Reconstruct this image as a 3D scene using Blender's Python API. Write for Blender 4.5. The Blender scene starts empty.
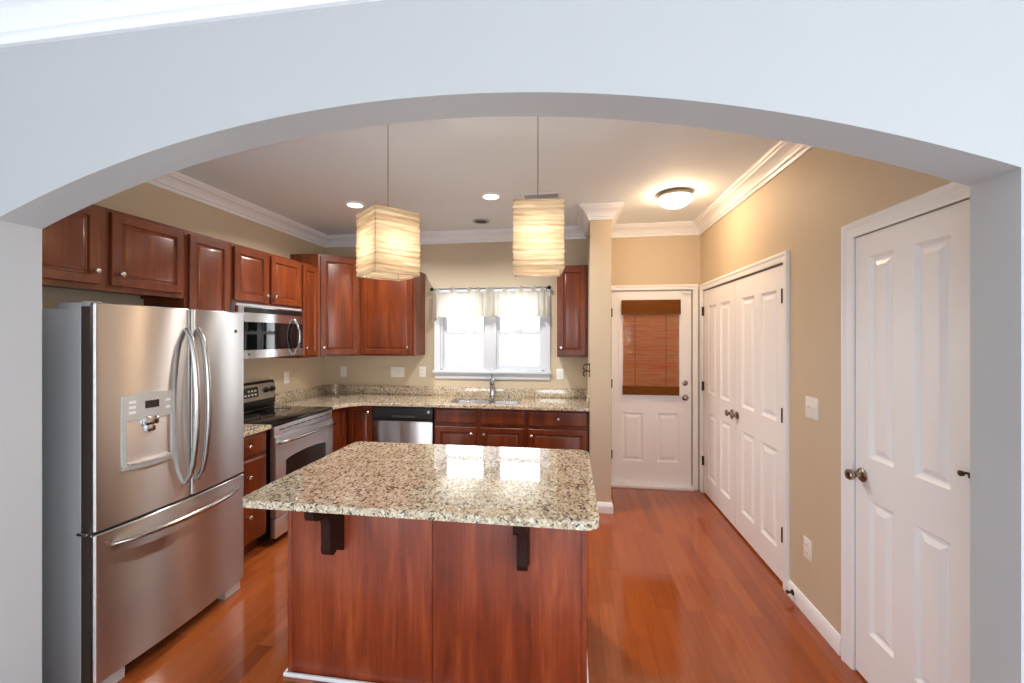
import bpy, bmesh, math, random
from mathutils import Vector, Matrix
from mathutils.geometry import tessellate_polygon
random.seed(7)
S = bpy.context.scene
C = S.collection
PI = math.pi

# ------------------------------------------------------------------ camera, sky, exposure
cam_d = bpy.data.cameras.new('camera'); cam = bpy.data.objects.new('camera', cam_d); C.objects.link(cam)
cam_d.sensor_width = 36.0
cam_d.lens = 404.16 * 36.0 / 1024.0
cam_d.shift_y = -(341.5 - 336.86) / 1024.0
cam_d.clip_start = 0.02
cam.location = (0, 0, 1.5732)
cam.rotation_euler = (PI / 2, 0, 0.1425)
S.camera = cam

W = bpy.data.worlds.new('sky'); S.world = W; W.use_nodes = True
bg = W.node_tree.nodes['Background']
bg.inputs[0].default_value = (0.93, 0.967, 1.0, 1)
bg.inputs[1].default_value = 6.0

S.view_settings.view_transform = 'Standard'
S.view_settings.look = 'None'
S.view_settings.gamma = 1.0
S.view_settings.use_curve_mapping = False
S.view_settings.exposure = 0.09
S.cycles.use_denoising = True
S.cycles.max_bounces = 10
S.cycles.diffuse_bounces = 6
S.cycles.glossy_bounces = 5
S.cycles.transmission_bounces = 8
S.cycles.transparent_max_bounces = 8
S.cycles.sample_clamp_indirect = 8.0
S.cycles.caustics_reflective = False
S.cycles.caustics_refractive = False

P_RECESSED, P_DOME, P_BULB = 25.0, 66.0, 46.0
WARM = (1.0, 0.70, 0.43)
NEUTRAL_WARM = (1.0, 0.96, 0.91)

def portal(name, loc, rot, sx, sy):
    l = bpy.data.lights.new(name, 'AREA'); l.shape = 'RECTANGLE'; l.size = sx; l.size_y = sy
    l.cycles.is_portal = True
    o = bpy.data.objects.new(name, l); C.objects.link(o); o.location = loc; o.rotation_euler = rot
# daylight enters through the kitchen window and the invented dining room openings
portal('sky_portal', (-0.86, 4.46, 1.62), (-PI / 2, 0, 0), 1.15, 0.85)
portal('sky_portal', (-1.90, -3.68, 1.25), (PI / 2, 0, 0), 2.0, 1.9)
portal('sky_portal', (1.7, -3.68, 1.25), (PI / 2, 0, 0), 1.4, 1.9)
portal('sky_portal', (3.08, -1.6, 1.3), (0, PI / 2, 0), 2.0, 3.0)

# ------------------------------------------------------------------ materials
def srgb(r, g, b):
    f = lambda c: (c / 255 / 12.92) if c / 255 <= 0.04045 else ((c / 255 + 0.055) / 1.055) ** 2.4
    return (f(r), f(g), f(b), 1)

class Nodes:
    def __init__(s, name):
        s.m = bpy.data.materials.new(name); s.m.use_nodes = True
        s.t = s.m.node_tree; s.p = s.t.nodes['Principled BSDF']; s.out = s.t.nodes['Material Output']
    def n(s, kind, **kw):
        x = s.t.nodes.new(kind)
        for k, v in kw.items():
            if k in x.inputs: x.inputs[k].default_value = v
            else: setattr(x, k, v)
        return x
    def l(s, a, b): s.t.links.new(a, b)
    def set(s, **kw):
        for k, v in kw.items(): s.p.inputs[k.replace('_', ' ')].default_value = v
        return s
    def coords(s, scale=(1, 1, 1), kind='Object', jitter=False):
        tc = s.n('ShaderNodeTexCoord'); mp = s.n('ShaderNodeMapping')
        mp.inputs['Scale'].default_value = scale
        s.l(tc.outputs[kind], mp.inputs['Vector'])
        if jitter:
            oi = s.n('ShaderNodeObjectInfo'); mu = s.n('ShaderNodeMath', operation='MULTIPLY'); mu.inputs[1].default_value = 23.0
            s.l(oi.outputs['Random'], mu.inputs[0]); cx = s.n('ShaderNodeCombineXYZ')
            for i in range(3): s.l(mu.outputs[0], cx.inputs[i])
            s.l(cx.outputs[0], mp.inputs['Location'])
        return mp.outputs[0]
    def ramp(s, fac, stops, interp='LINEAR'):
        r = s.n('ShaderNodeValToRGB'); r.color_ramp.interpolation = interp
        e = r.color_ramp.elements
        while len(e) < len(stops): e.new(0.5)
        for x, (p, c) in zip(e, stops): x.position = p; x.color = c
        s.l(fac, r.inputs[0]); return r.outputs[0]
    def bump(s, h, strength, dist=0.01):
        b = s.n('ShaderNodeBump', Strength=strength, Distance=dist); s.l(h, b.inputs['Height']); s.l(b.outputs[0], s.p.inputs['Normal'])

def plain(name, col, rough=0.5, metal=0.0, **kw):
    m = Nodes(name); m.set(Base_Color=col, Roughness=rough, Metallic=metal, **kw); return m.m

def paint(name, col, rough=0.6, bump=0.02, scale=160):
    m = Nodes(name); m.set(Base_Color=col, Roughness=rough)
    v = m.coords(); nz = m.n('ShaderNodeTexNoise', Scale=scale, Detail=3.0); m.l(v, nz.inputs['Vector'])
    m.bump(nz.outputs[0], bump, 0.002); return m.m

M = {}
M['tan'] = paint('tan_wall_paint', srgb(206, 190, 164), 0.6)
M['grey'] = paint('light_grey_wall_paint', srgb(186, 187, 189), 0.6)
M['ceiling'] = paint('white_ceiling_paint', srgb(234, 243, 248), 0.7)
M['trim'] = plain('white_gloss_trim', srgb(245, 247, 250), 0.3)
M['shaded_vinyl'] = plain('shaded_white_vinyl', srgb(214, 219, 227), 0.4)  # white vinyl, its backlit shade put into the colour as blue-grey
M['door'] = paint('white_door_paint', srgb(247, 247, 248), 0.35, 0.04, 90)
M['nickel'] = plain('brushed_nickel', srgb(196, 190, 180), 0.25, 1.0)
M['chrome'] = plain('chrome', srgb(205, 205, 208), 0.12, 1.0)
M['bronze'] = plain('aged_bronze', srgb(58, 46, 36), 0.4, 0.4)
M['antique'] = plain('antique_nickel', srgb(158, 146, 132), 0.25, 1.0)
M['black'] = plain('black_plastic', srgb(22, 22, 23), 0.3)
M['black_glass'] = plain('black_glass', srgb(10, 10, 11), 0.04, 0.0, Coat_Weight=0.5)
M['white_plastic'] = plain('white_plastic', srgb(238, 236, 230), 0.35)
M['slot'] = plain('dark_slot', srgb(60, 58, 56), 0.6)
M['dark_iron'] = plain('black_iron', srgb(24, 22, 21), 0.4, 0.5)
M['grey_iron'] = plain('grey_iron', srgb(120, 118, 114), 0.4, 0.5)
M['grey_metal'] = plain('grey_painted_steel', srgb(176, 178, 182), 0.42, 0.15)
M['gasket'] = plain('dark_gasket', srgb(62, 50, 40), 0.7)
M['silver_plastic'] = plain('silver_plastic', srgb(196, 194, 190), 0.35, 0.3)
M['button'] = plain('pale_button', srgb(232, 230, 226), 0.4)


def stainless(name, rough=0.30, tint=(200, 198, 197), rot=0.25, aniso=1.0):
    m = Nodes(name); m.set(Base_Color=srgb(*tint), Metallic=1.0, Roughness=rough, Anisotropic=aniso, Anisotropic_Rotation=rot)
    tg = m.n('ShaderNodeTangent', direction_type='RADIAL', axis='Z'); m.l(tg.outputs[0], m.p.inputs['Tangent'])
    v = m.coords((3, 3, 420)); nz = m.n('ShaderNodeTexNoise', Scale=1.0, Detail=2.0); m.l(v, nz.inputs['Vector'])
    mr = m.n('ShaderNodeMapRange'); mr.inputs['To Min'].default_value = rough - 0.015; mr.inputs['To Max'].default_value = rough + 0.015
    m.l(nz.outputs[0], mr.inputs['Value']); m.l(mr.outputs[0], m.p.inputs['Roughness'])
    return m.m
M['steel'] = stainless('brushed_stainless_steel')
M['steel_bright'] = stainless('polished_stainless_steel', 0.26, (218, 218, 222))
M['range_steel'] = stainless('satin_range_steel', 0.44, (222, 222, 226), 0.25, 0.5)
M['handle'] = plain('satin_steel_handle', srgb(178, 175, 172), 0.24, 1.0)

def cherry(name, light, mid, dark, stretch=(7, 7, 0.8), rough=0.3):
    m = Nodes(name)
    v = m.coords(stretch, jitter=True)
    nz = m.n('ShaderNodeTexNoise', Scale=1.6, Detail=5.0, Roughness=0.6, Distortion=0.6); m.l(v, nz.inputs['Vector'])
    v2 = m.coords((90, 90, 3.0)); n2 = m.n('ShaderNodeTexNoise', Scale=1.0, Detail=3.0); m.l(v2, n2.inputs['Vector'])
    mx = m.n('ShaderNodeMix', data_type='FLOAT'); mx.inputs[0].default_value = 0.25
    m.l(nz.outputs[0], mx.inputs[2]); m.l(n2.outputs[0], mx.inputs[3])
    c = m.ramp(mx.outputs[0], [(0.28, dark), (0.5, mid), (0.72, light)])
    m.l(c, m.p.inputs['Base Color']); m.set(Roughness=rough, Coat_Weight=0.12, Coat_Roughness=0.12)
    return m.m
M['cherry'] = cherry('cherry_stained_maple', srgb(136, 66, 26), srgb(106, 46, 18), srgb(74, 30, 12))
M['cherry_dark'] = cherry('dark_cherry_wood', srgb(112, 54, 34), srgb(94, 42, 26), srgb(74, 32, 20))
M['shaded_espresso'] = plain('shaded_espresso_wood', srgb(42, 17, 11), 0.6, Specular_IOR_Level=0.2)  # dark wood, with the shade under the overhang also in its colour
M['cherry_island'] = cherry('figured_cherry_veneer', srgb(172, 84, 44), srgb(134, 56, 29), srgb(94, 36, 19), (7, 7, 1.0), 0.34)

def granite(name):
    m = Nodes(name)
    v = m.coords()
    nz = m.n('ShaderNodeTexNoise', Scale=60.0, Detail=2.0); m.l(v, nz.inputs['Vector'])
    mx = m.n('ShaderNodeMix', data_type='VECTOR'); mx.inputs[0].default_value = 0.02
    m.l(v, mx.inputs[4]); m.l(nz.outputs['Color'], mx.inputs[5])
    mp = m.n('ShaderNodeMapping'); mp.inputs['Scale'].default_value = (1, 0.62, 1); mp.inputs['Rotation'].default_value = (0, 0, 0.6)
    m.l(mx.outputs[1], mp.inputs['Vector'])
    vo = m.n('ShaderNodeTexVoronoi', Scale=132.0); m.l(mp.outputs[0], vo.inputs['Vector'])
    sp = m.n('ShaderNodeSeparateColor'); m.l(vo.outputs['Color'], sp.inputs[0])
    a = m.ramp(sp.outputs[0], [(0.0, srgb(80, 74, 68)), (0.07, srgb(130, 114, 98)), (0.16, srgb(170, 150, 128)), (0.32, srgb(196, 180, 156)),
                               (0.52, srgb(212, 201, 180)), (0.74, srgb(226, 220, 204)), (0.9, srgb(192, 188, 180))], 'CONSTANT')
    n2 = m.n('ShaderNodeTexNoise', Scale=9.0, Detail=3.0); m.l(v, n2.inputs['Vector'])
    b = m.ramp(n2.outputs[0], [(0.3, (0.88, 0.80, 0.68, 1)), (0.7, (1.04, 1.02, 0.98, 1))])
    mu = m.n('ShaderNodeMix', data_type='RGBA', blend_type='MULTIPLY'); mu.inputs[0].default_value = 1.0
    m.l(a, mu.inputs[6]); m.l(b, mu.inputs[7])
    m.l(mu.outputs[2], m.p.inputs['Base Color'])
    m.set(Roughness=0.07, Coat_Weight=1.0, Coat_Roughness=0.02, IOR=1.55)
    return m.m
M['granite'] = granite('speckled_beige_granite')

def floor_mat():
    m = Nodes('glossy_oak_strip_floor')
    tc = m.n('ShaderNodeTexCoord'); sx = m.n('ShaderNodeSeparateXYZ'); m.l(tc.outputs['Object'], sx.inputs[0])
    cx = m.n('ShaderNodeCombineXYZ'); m.l(sx.outputs[1], cx.inputs[0]); m.l(sx.outputs[0], cx.inputs[1])
    br = m.n('ShaderNodeTexBrick', Scale=1.0); br.offset = 0.37; br.offset_frequency = 2; br.squash = 1.0
    br.inputs['Color1'].default_value = (0, 0, 0, 1); br.inputs['Color2'].default_value = (1, 1, 1, 1); br.inputs['Mortar'].default_value = (0.5, 0.5, 0.5, 1)
    br.inputs['Mortar Size'].default_value = 0.0008; br.inputs['Mortar Smooth'].default_value = 0.1
    br.inputs['Brick Width'].default_value = 0.93; br.inputs['Row Height'].default_value = 0.083
    m.l(cx.outputs[0], br.inputs['Vector'])
    board = m.ramp(br.outputs['Color'], [(0.0, srgb(106, 52, 28)), (0.05, srgb(146, 71, 32)), (0.5, srgb(158, 79, 37)), (1.0, srgb(168, 88, 42))])
    mp = m.n('ShaderNodeMapping'); mp.inputs['Scale'].default_value = (26, 1.6, 1); m.l(tc.outputs['Object'], mp.inputs['Vector'])
    nz = m.n('ShaderNodeTexNoise', Scale=1.5, Detail=5.0, Distortion=0.8); m.l(mp.outputs[0], nz.inputs['Vector'])
    g = m.ramp(nz.outputs[0], [(0.3, (0.88, 0.85, 0.82, 1)), (0.65, (1.05, 1.05, 1.05, 1))])
    mu = m.n('ShaderNodeMix', data_type='RGBA', blend_type='MULTIPLY'); mu.inputs[0].default_value = 1.0
    m.l(board, mu.inputs[6]); m.l(g, mu.inputs[7])
    mo = m.n('ShaderNodeMix', data_type='RGBA'); m.l(br.outputs['Fac'], mo.inputs[0]); m.l(mu.outputs[2], mo.inputs[6]); mo.inputs[7].default_value = srgb(112, 54, 28)
    m.l(mo.outputs[2], m.p.inputs['Base Color'])
    m.set(Roughness=0.13, Coat_Weight=0.3, Coat_Roughness=0.06)
    n3 = m.n('ShaderNodeTexNoise', Scale=5.0, Detail=2.0); m.l(tc.outputs['Object'], n3.inputs['Vector'])
    ad = m.n('ShaderNodeMath', operation='SUBTRACT'); m.l(n3.outputs[0], ad.inputs[0]); m.l(br.outputs['Fac'], ad.inputs[1])
    m.bump(ad.outputs[0], 0.08, 0.003)
    return m.m
M['floor'] = floor_mat()
M['bounce_carpet'] = paint('added_bounce_carpet', srgb(212, 212, 214), 0.95, 0.4, 160)  # added carpet, pale grey for the bounce light it gives

def paper():
    m = Nodes('rice_paper')
    v = m.coords((4, 4, 60), jitter=True); nz = m.n('ShaderNodeTexNoise', Scale=1.0, Detail=4.0, Distortion=1.0); m.l(v, nz.inputs['Vector'])
    c = m.ramp(nz.outputs[0], [(0.3, srgb(182, 152, 118)), (0.65, srgb(222, 204, 174))])
    d = m.n('ShaderNodeBsdfDiffuse'); t = m.n('ShaderNodeBsdfTranslucent'); mx = m.n('ShaderNodeMixShader'); mx.inputs[0].default_value = 0.6
    m.l(c, d.inputs[0]); m.l(c, t.inputs[0]); m.l(d.outputs[0], mx.inputs[1]); m.l(t.outputs[0], mx.inputs[2])
    m.l(mx.outputs[0], m.out.inputs[0]); return m.m
M['paper'] = paper()

def cloth():
    m = Nodes('sheer_white_cotton')
    d = m.n('ShaderNodeBsdfDiffuse'); d.inputs[0].default_value = srgb(238, 234, 224)
    t = m.n('ShaderNodeBsdfTranslucent'); t.inputs[0].default_value = srgb(244, 242, 236)
    mx = m.n('ShaderNodeMixShader'); mx.inputs[0].default_value = 0.85
    m.l(d.outputs[0], mx.inputs[1]); m.l(t.outputs[0], mx.inputs[2]); m.l(mx.outputs[0], m.out.inputs[0]); return m.m
M['cloth'] = cloth()

def bamboo(name, a, b, k):
    m = Nodes(name)
    v = m.coords((5, 1, 130), jitter=True); nz = m.n('ShaderNodeTexNoise', Scale=1.0, Detail=3.0); m.l(v, nz.inputs['Vector'])
    c = m.ramp(nz.outputs[0], [(0.3, a), (0.7, b)])
    d = m.n('ShaderNodeBsdfDiffuse'); t = m.n('ShaderNodeBsdfTranslucent'); mx = m.n('ShaderNodeMixShader'); mx.inputs[0].default_value = k
    m.l(c, d.inputs[0]); m.l(c, t.inputs[0]); m.l(d.outputs[0], mx.inputs[1]); m.l(t.outputs[0], mx.inputs[2])
    m.l(mx.outputs[0], m.out.inputs[0]); return m.m
M['bamboo'] = bamboo('woven_bamboo', srgb(244, 160, 88), srgb(255, 234, 190), 0.85)
M['bamboo_dark'] = bamboo('dark_woven_bamboo', srgb(104, 62, 28), srgb(140, 88, 44), 0.05)

def glass(name):
    m = Nodes(name)
    tr = m.n('ShaderNodeBsdfTransparent'); gl = m.n('ShaderNodeBsdfGlossy'); gl.inputs['Roughness'].default_value = 0.02
    fr = m.n('ShaderNodeFresnel', IOR=1.45); mx = m.n('ShaderNodeMixShader')
    m.l(fr.outputs[0], mx.inputs[0]); m.l(tr.outputs[0], mx.inputs[1]); m.l(gl.outputs[0], mx.inputs[2]); m.l(mx.outputs[0], m.out.inputs[0])
    return m.m
M['pane'] = glass('window_glass')
m = Nodes('clear_glass'); m.set(Base_Color=(1, 1, 1, 1), Roughness=0.02, Transmission_Weight=1.0, IOR=1.45); M['glass'] = m.m

def glow(name, col, strength):
    m = Nodes(name); m.set(Base_Color=(0.9, 0.9, 0.9, 1), Emission_Color=(*col, 1), Emission_Strength=strength, Roughness=0.4); return m.m
M['lens'] = glow('lit_downlight_lens', (1.0, 0.94, 0.84), 6.0)
M['dome'] = glow('lit_frosted_dome', WARM, P_DOME)

# ------------------------------------------------------------------ mesh helpers
class MB:
    """collects shapes in one bmesh; points are mapped by M"""
    def __init__(s, root=None, world=False):
        s.bm = bmesh.new()
        s.M = Matrix.Identity(4)
        if root is not None:
            if world: s.M = (Matrix.Translation(root.location) @ Matrix.Rotation(root.rotation_euler[2], 4, 'Z')).inverted()
            else: s.M = Matrix.Translation((0, 0, -root.location.z))
    def v(s, p): return s.bm.verts.new(s.M @ Vector(p))
    def f(s, vs):
        try: return s.bm.faces.new(vs)
        except ValueError: return None
    def box(s, x0, x1, y0, y1, z0, z1, bev=0.0, seg=2):
        p = [(x, y, z) for z in (z0, z1) for y in (y0, y1) for x in (x0, x1)]
        v = [s.v(q) for q in p]
        fs = [s.f([v[i] for i in q]) for q in ((0, 2, 3, 1), (4, 5, 7, 6), (0, 1, 5, 4), (2, 6, 7, 3), (0, 4, 6, 2), (1, 3, 7, 5))]
        if bev > 0:
            es = list({e for f in fs for e in f.edges})
            bmesh.ops.bevel(s.bm, geom=es, offset=bev, segments=seg, profile=0.5, affect='EDGES')
        return s
    def loft(s, loops, closed=True, cap0=True, cap1=True):
        rows = [[s.v(p) for p in lp] for lp in loops]
        n = len(rows[0])
        for a, b in zip(rows, rows[1:]):
            for i in range(n if closed else n - 1):
                j = (i + 1) % n
                s.f([a[i], a[j], b[j], b[i]])
        if cap0: s.f(list(reversed(rows[0])))
        if cap1: s.f(rows[-1])
        return s
    def lathe(s, prof, c, axis='Z', seg=24, sx=1.0, sy=1.0):
        """prof: (radius, height along axis)"""
        c = Vector(c); A = {'Z': (Vector((1, 0, 0)), Vector((0, 1, 0)), Vector((0, 0, 1))),
                            'Y': (Vector((1, 0, 0)), Vector((0, 0, -1)), Vector((0, 1, 0))),
                            '-Y': (Vector((1, 0, 0)), Vector((0, 0, 1)), Vector((0, -1, 0))),
                            'X': (Vector((0, 1, 0)), Vector((0, 0, 1)), Vector((1, 0, 0)))}[axis]
        loops = []
        for r, h in prof:
            r = max(r, 1e-4)
            loops.append([c + A[0] * (r * sx * math.cos(2 * PI * i / seg)) + A[1] * (r * sy * math.sin(2 * PI * i / seg)) + A[2] * h for i in range(seg)])
        return s.loft(loops)
    def tube(s, pts, r, seg=10, flat=1.0, up=(0, 0, 1)):
        pts = [Vector(p) for p in pts]; loops = []
        rs = r if isinstance(r, (list, tuple)) else [r] * len(pts)
        for i, p in enumerate(pts):
            t = (pts[min(i + 1, len(pts) - 1)] - pts[max(i - 1, 0)]).normalized()
            u = Vector(up)
            if abs(t.dot(u)) > 0.97: u = Vector((1, 0, 0))
            a = t.cross(u).normalized(); b = a.cross(t).normalized()
            loops.append([p + a * (rs[i] * math.cos(2 * PI * k / seg)) + b * (rs[i] * flat * math.sin(2 * PI * k / seg)) for k in range(seg)])
        return s.loft(loops)
    def solid(s, loops, a0, a1, plane='XY', cham=0.0):
        """extrude 2D outline loops[0] with holes loops[1:]; plane XY -> along z, UZ -> along y(depth)"""
        mp = (lambda p, a: (p[0], p[1], a)) if plane == 'XY' else (lambda p, a: (p[0], a, p[1])) if plane == 'UZ' else (lambda p, a: (a, p[0], p[1]))
        tri = tessellate_polygon([[Vector((p[0], p[1], 0)) for p in lp] for lp in loops])
        def cap(ls, a):
            vs = [[s.v(mp(p, a)) for p in lp] for lp in ls]
            flat = [v for lp in vs for v in lp]
            for t in tri: s.f([flat[i] for i in t])
            return vs
        lo = cap(loops, a0)
        if cham > 0:
            ins = [offset_poly(loops[0], cham)] + loops[1:]
            hi = cap(ins, a1)
            mid = [s.v(mp(p, a1 - cham)) for p in loops[0]]
            n = len(mid)
            for i in range(n):
                j = (i + 1) % n
                s.f([lo[0][i], lo[0][j], mid[j], mid[i]]); s.f([mid[i], mid[j], hi[0][j], hi[0][i]])
            rest = range(1, len(loops))
        else:
            hi = cap(loops, a1); rest = range(len(loops))
        for k in rest:
            n = len(lo[k])
            for i in range(n):
                j = (i + 1) % n
                s.f([lo[k][i], lo[k][j], hi[k][j], hi[k][i]])
        return s
    def panel(s, u0, u1, z0, z1, prof):
        """concentric rectangles (inset, depth) with a cap on the last"""
        loops = [[(u0 + i, d, z0 + i), (u1 - i, d, z0 + i), (u1 - i, d, z1 - i), (u0 + i, d, z1 - i)] for i, d in prof]
        return s.loft(loops, cap0=False)
    def slab(s, u0, u1, z0, z1, df, db, panels, prof):
        """door slab, front at depth df, back at db, with moulded panels; prof depths are added to df"""
        us = sorted({u0, u1, *[x for p in panels for x in p[:2]]}); zs = sorted({z0, z1, *[x for p in panels for x in p[2:]]})
        for a, b in zip(us, us[1:]):
            for c, d in zip(zs, zs[1:]):
                mu, mz = (a + b) / 2, (c + d) / 2
                if any(p[0] < mu < p[1] and p[2] < mz < p[3] for p in panels): continue
                s.f([s.v((a, df, c)), s.v((b, df, c)), s.v((b, df, d)), s.v((a, df, d))])
        for p in panels: s.panel(*p, [(i, df + e) for i, e in prof])
        s.loft([[(u0, df, z0), (u1, df, z0), (u1, df, z1), (u0, df, z1)], [(u0, db, z0), (u1, db, z0), (u1, db, z1), (u0, db, z1)]], cap0=False)
        return s

def offset_poly(pts, o):
    n = len(pts); area = sum(pts[i][0] * pts[(i + 1) % n][1] - pts[(i + 1) % n][0] * pts[i][1] for i in range(n))
    sg = 1 if area > 0 else -1; out = []
    for i in range(n):
        p, a, b = Vector(pts[i]), Vector(pts[i - 1]), Vector(pts[(i + 1) % n])
        d1, d2 = (p - a).normalized(), (b - p).normalized()
        n1, n2 = Vector((-d1.y, d1.x)) * sg, Vector((-d2.y, d2.x)) * sg
        m = (n1 + n2); m = m / max(m.length_squared / 2, 0.2)
        out.append(tuple(p + m * o))
    return out

def rrect(x0, x1, y0, y1, r, seg=6):
    out = []
    for cx, cy, a0 in ((x1 - r, y0 + r, -PI / 2), (x1 - r, y1 - r, 0), (x0 + r, y1 - r, PI / 2), (x0 + r, y0 + r, PI)):
        for k in range(seg + 1):
            a = a0 + PI / 2 * k / seg; out.append((cx + r * math.cos(a), cy + r * math.sin(a)))
    return out

def obj(name, mb, mat, parent=None, smooth=40, label=None):
    bm = mb.bm
    bmesh.ops.remove_doubles(bm, verts=bm.verts, dist=1e-5)
    bmesh.ops.recalc_face_normals(bm, faces=bm.faces)
    me = bpy.data.meshes.new(name); bm.to_mesh(me); bm.free()
    me.materials.append(M[mat] if isinstance(mat, str) else mat)
    me.shade_smooth(); me.set_sharp_from_angle(angle=math.radians(smooth))
    o = bpy.data.objects.new(name, me); C.objects.link(o)
    if parent is not None: o.parent = parent
    if label: o['label'] = label
    return o
def thing(name, label, cat, loc, rz=0.0, group=None):
    o = bpy.data.objects.new(name, None); C.objects.link(o)
    o.location = loc; o.rotation_euler = (0, 0, rz); o.empty_display_size = 0.1
    o['label'] = label; o['category'] = cat
    if group: o['group'] = group
    return o
def tag(o, label, cat, group=None):
    o['label'] = label; o['category'] = cat
    if group: o['group'] = group
    return o
def struct(name, mb, mat, parent=None, **k):
    o = obj(name, mb, mat, parent, **k)
    if parent is None: o['kind'] = 'structure'
    return o
def struct_root(name, loc, rz=0.0):
    o = bpy.data.objects.new(name, None); C.objects.link(o); o.location = loc; o.rotation_euler = (0, 0, rz); o['kind'] = 'structure'
    return o
LEFT, BACK, RIGHT = PI / 2, 0.0, -PI / 2     # local frame: u to the right as seen, d into the wall

# ------------------------------------------------------------------ room shell
XL, XR, YB, YA0, YA1, H = -2.85, 1.33, 4.39, 1.175, 1.305, 2.74
DX0, DX1, DY0 = -3.2, 3.0, -3.6            # the room on this side of the arch
JL, JR = -2.046, 1.111
SX0, SX1, SY = 0.18, 0.365, 3.70           # stub wall beside the counter

struct('floor', MB().box(DX0 - .15, DX1 + .15, YA0 - .02, YB + .15, -.12, 0), 'floor')
struct('floor', MB().box(DX0 - .15, DX1 + .15, DY0 - .15, YA0 - .02, -.12, 0), 'bounce_carpet')  # unseen carpet put in to keep bounced light neutral
struct('ceiling', MB().box(DX0 - .15, DX1 + .15, DY0 - .15, YB + .15, H, H + .12), 'ceiling')
struct('wall_left', MB().box(XL - .15, XL, YA1, YB + .15, 0, H), 'tan')
mb = MB()      # back wall with window and door openings
WX0, WX1, WZ0, WZ1 = -1.44, -0.28, 1.20, 2.05
mb.solid([[(XL, 0), (.425, 0), (.425, 2.065), (1.255, 2.065), (1.255, 0), (XR + .15, 0), (XR + .15, H), (XL, H)],
          [(WX0, WZ0), (WX1, WZ0), (WX1, WZ1), (WX0, WZ1)]], YB, YB + .15, 'UZ')
struct('wall_back', mb, 'tan')
mb = MB()      # right wall with closet and pantry openings
mb.solid([[(YA1, 0), (1.528, 0), (1.528, 2.042), (2.117, 2.042), (2.117, 0), (2.748, 0), (2.748, 2.042), (4.302, 2.042), (4.302, 0), (YB, 0), (YB, H), (YA1, H)]], XR, XR + .12, 'YZ')
struct('wall_right', mb, 'tan')
struct('wall_light_block', MB().box(XR + .12, XR + .17, YA1, YB + .15, 0, H), 'slot')  # unseen dark backing added to stop sky leaking through the door gaps
struct('wall_stub', MB().box(SX0, SX1, SY, YB, 0, H), 'tan')
mb = MB()      # wall with the wide segmental arch
aw = (JR - JL) / 2; ac = (JR + JL) / 2; rise = .307; AR = (aw * aw + rise * rise) / (2 * rise); zc = 2.302 - AR
th = math.asin(aw / AR)
arch = [(ac + AR * math.sin(-th + 2 * th * k / 48), zc + AR * math.cos(-th + 2 * th * k / 48)) for k in range(49)]
mb.solid([[(DX0, 0), (JL, 0)] + arch + [(JR, 0), (DX1, 0), (DX1, H), (DX0, H)]], YA0, YA1, 'UZ')
struct('wall_front', mb, 'grey', smooth=30)
# unseen room behind the camera: window openings invented to let in daylight
mb = MB()
mb.solid([[(DX0, 0), (DX1, 0), (DX1, H), (DX0, H)], [(-2.9, .3), (-.9, .3), (-.9, 2.2), (-2.9, 2.2)], [(1.0, .3), (2.4, .3), (2.4, 2.2), (1.0, 2.2)]], DY0 - .15, DY0, 'UZ')
struct('wall_rear', mb, 'grey')
mb = MB()
mb.solid([[(DY0, 0), (YA0, 0), (YA0, H), (DY0, H)], [(-3.1, .3), (-.1, .3), (-.1, 2.3), (-3.1, 2.3)]], DX1, DX1 + .15, 'YZ')  # side opening also invented, sized for the daylight it lets in
struct('wall_dining_right', mb, 'grey')
struct('wall_dining_left', MB().box(DX0 - .15, DX0, DY0, YA0, 0, H), 'grey')

CROWN = [(0, -.120), (.014, -.120), (.018, -.104), (.012, -.098), (.026, -.092), (.030, -.078), (.040, -.060), (.056, -.044), (.078, -.034), (.082, -.022), (.094, -.022), (.100, -.012), (.100, 0), (0, 0)]
BASE = [(0, 0), (.016, 0), (.016, .062), (.012, .078), (.007, .090), (0, .092)]
def moulding(name, path, prof, z0, mat='trim', first=1, only=None):
    """path with the room on its right hand side, mitred; one piece per wall run"""
    P = [Vector(p) for p in path]; n = len(P); nor = []
    for i in range(n):
        ns = []
        if i > 0: d = (P[i] - P[i - 1]).normalized(); ns.append(Vector((d.y, -d.x)))
        if i < n - 1: d = (P[i + 1] - P[i]).normalized(); ns.append(Vector((d.y, -d.x)))
        m = sum(ns, Vector((0, 0)));
        nor.append(m / (m.length_squared / len(ns) if len(ns) == 2 else 1) if len(ns) == 2 else m)
        if len(ns) == 2: nor[-1] = m * (2 / m.length_squared)
    k = first
    for i in range(n - 1):
        if only and i not in only: continue
        mb = MB()
        mb.loft([[(*(P[j] + nor[j] * a), z0 + b) for a, b in prof] for j in (i, i + 1)])
        struct('%s_%d' % (name, k), mb, mat, smooth=12); k += 1
    return k
g = 0.0
k = moulding('trim', [(XL, YA1), (XL, YB), (SX0, YB), (SX0, SY), (SX1, SY), (SX1, YB), (XR, YB), (XR, YA1)], CROWN, H)
k = moulding('trim', [(DX0, YA0), (DX1, YA0)], [(a * 1.08, b * 1.09) for a, b in CROWN], H, first=k)
moulding('baseboard', [(SX0, 3.80), (SX0, SY), (SX1, SY), (SX1, YB)], BASE, 0)
struct('baseboard_right', MB().loft([[(XR - a, y, b) for a, b in BASE] for y in (2.683, 2.202)]), 'trim', smooth=25)
moulding('baseboard_front', [(DX0, YA0), (JL, YA0)], BASE, 0)

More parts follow.
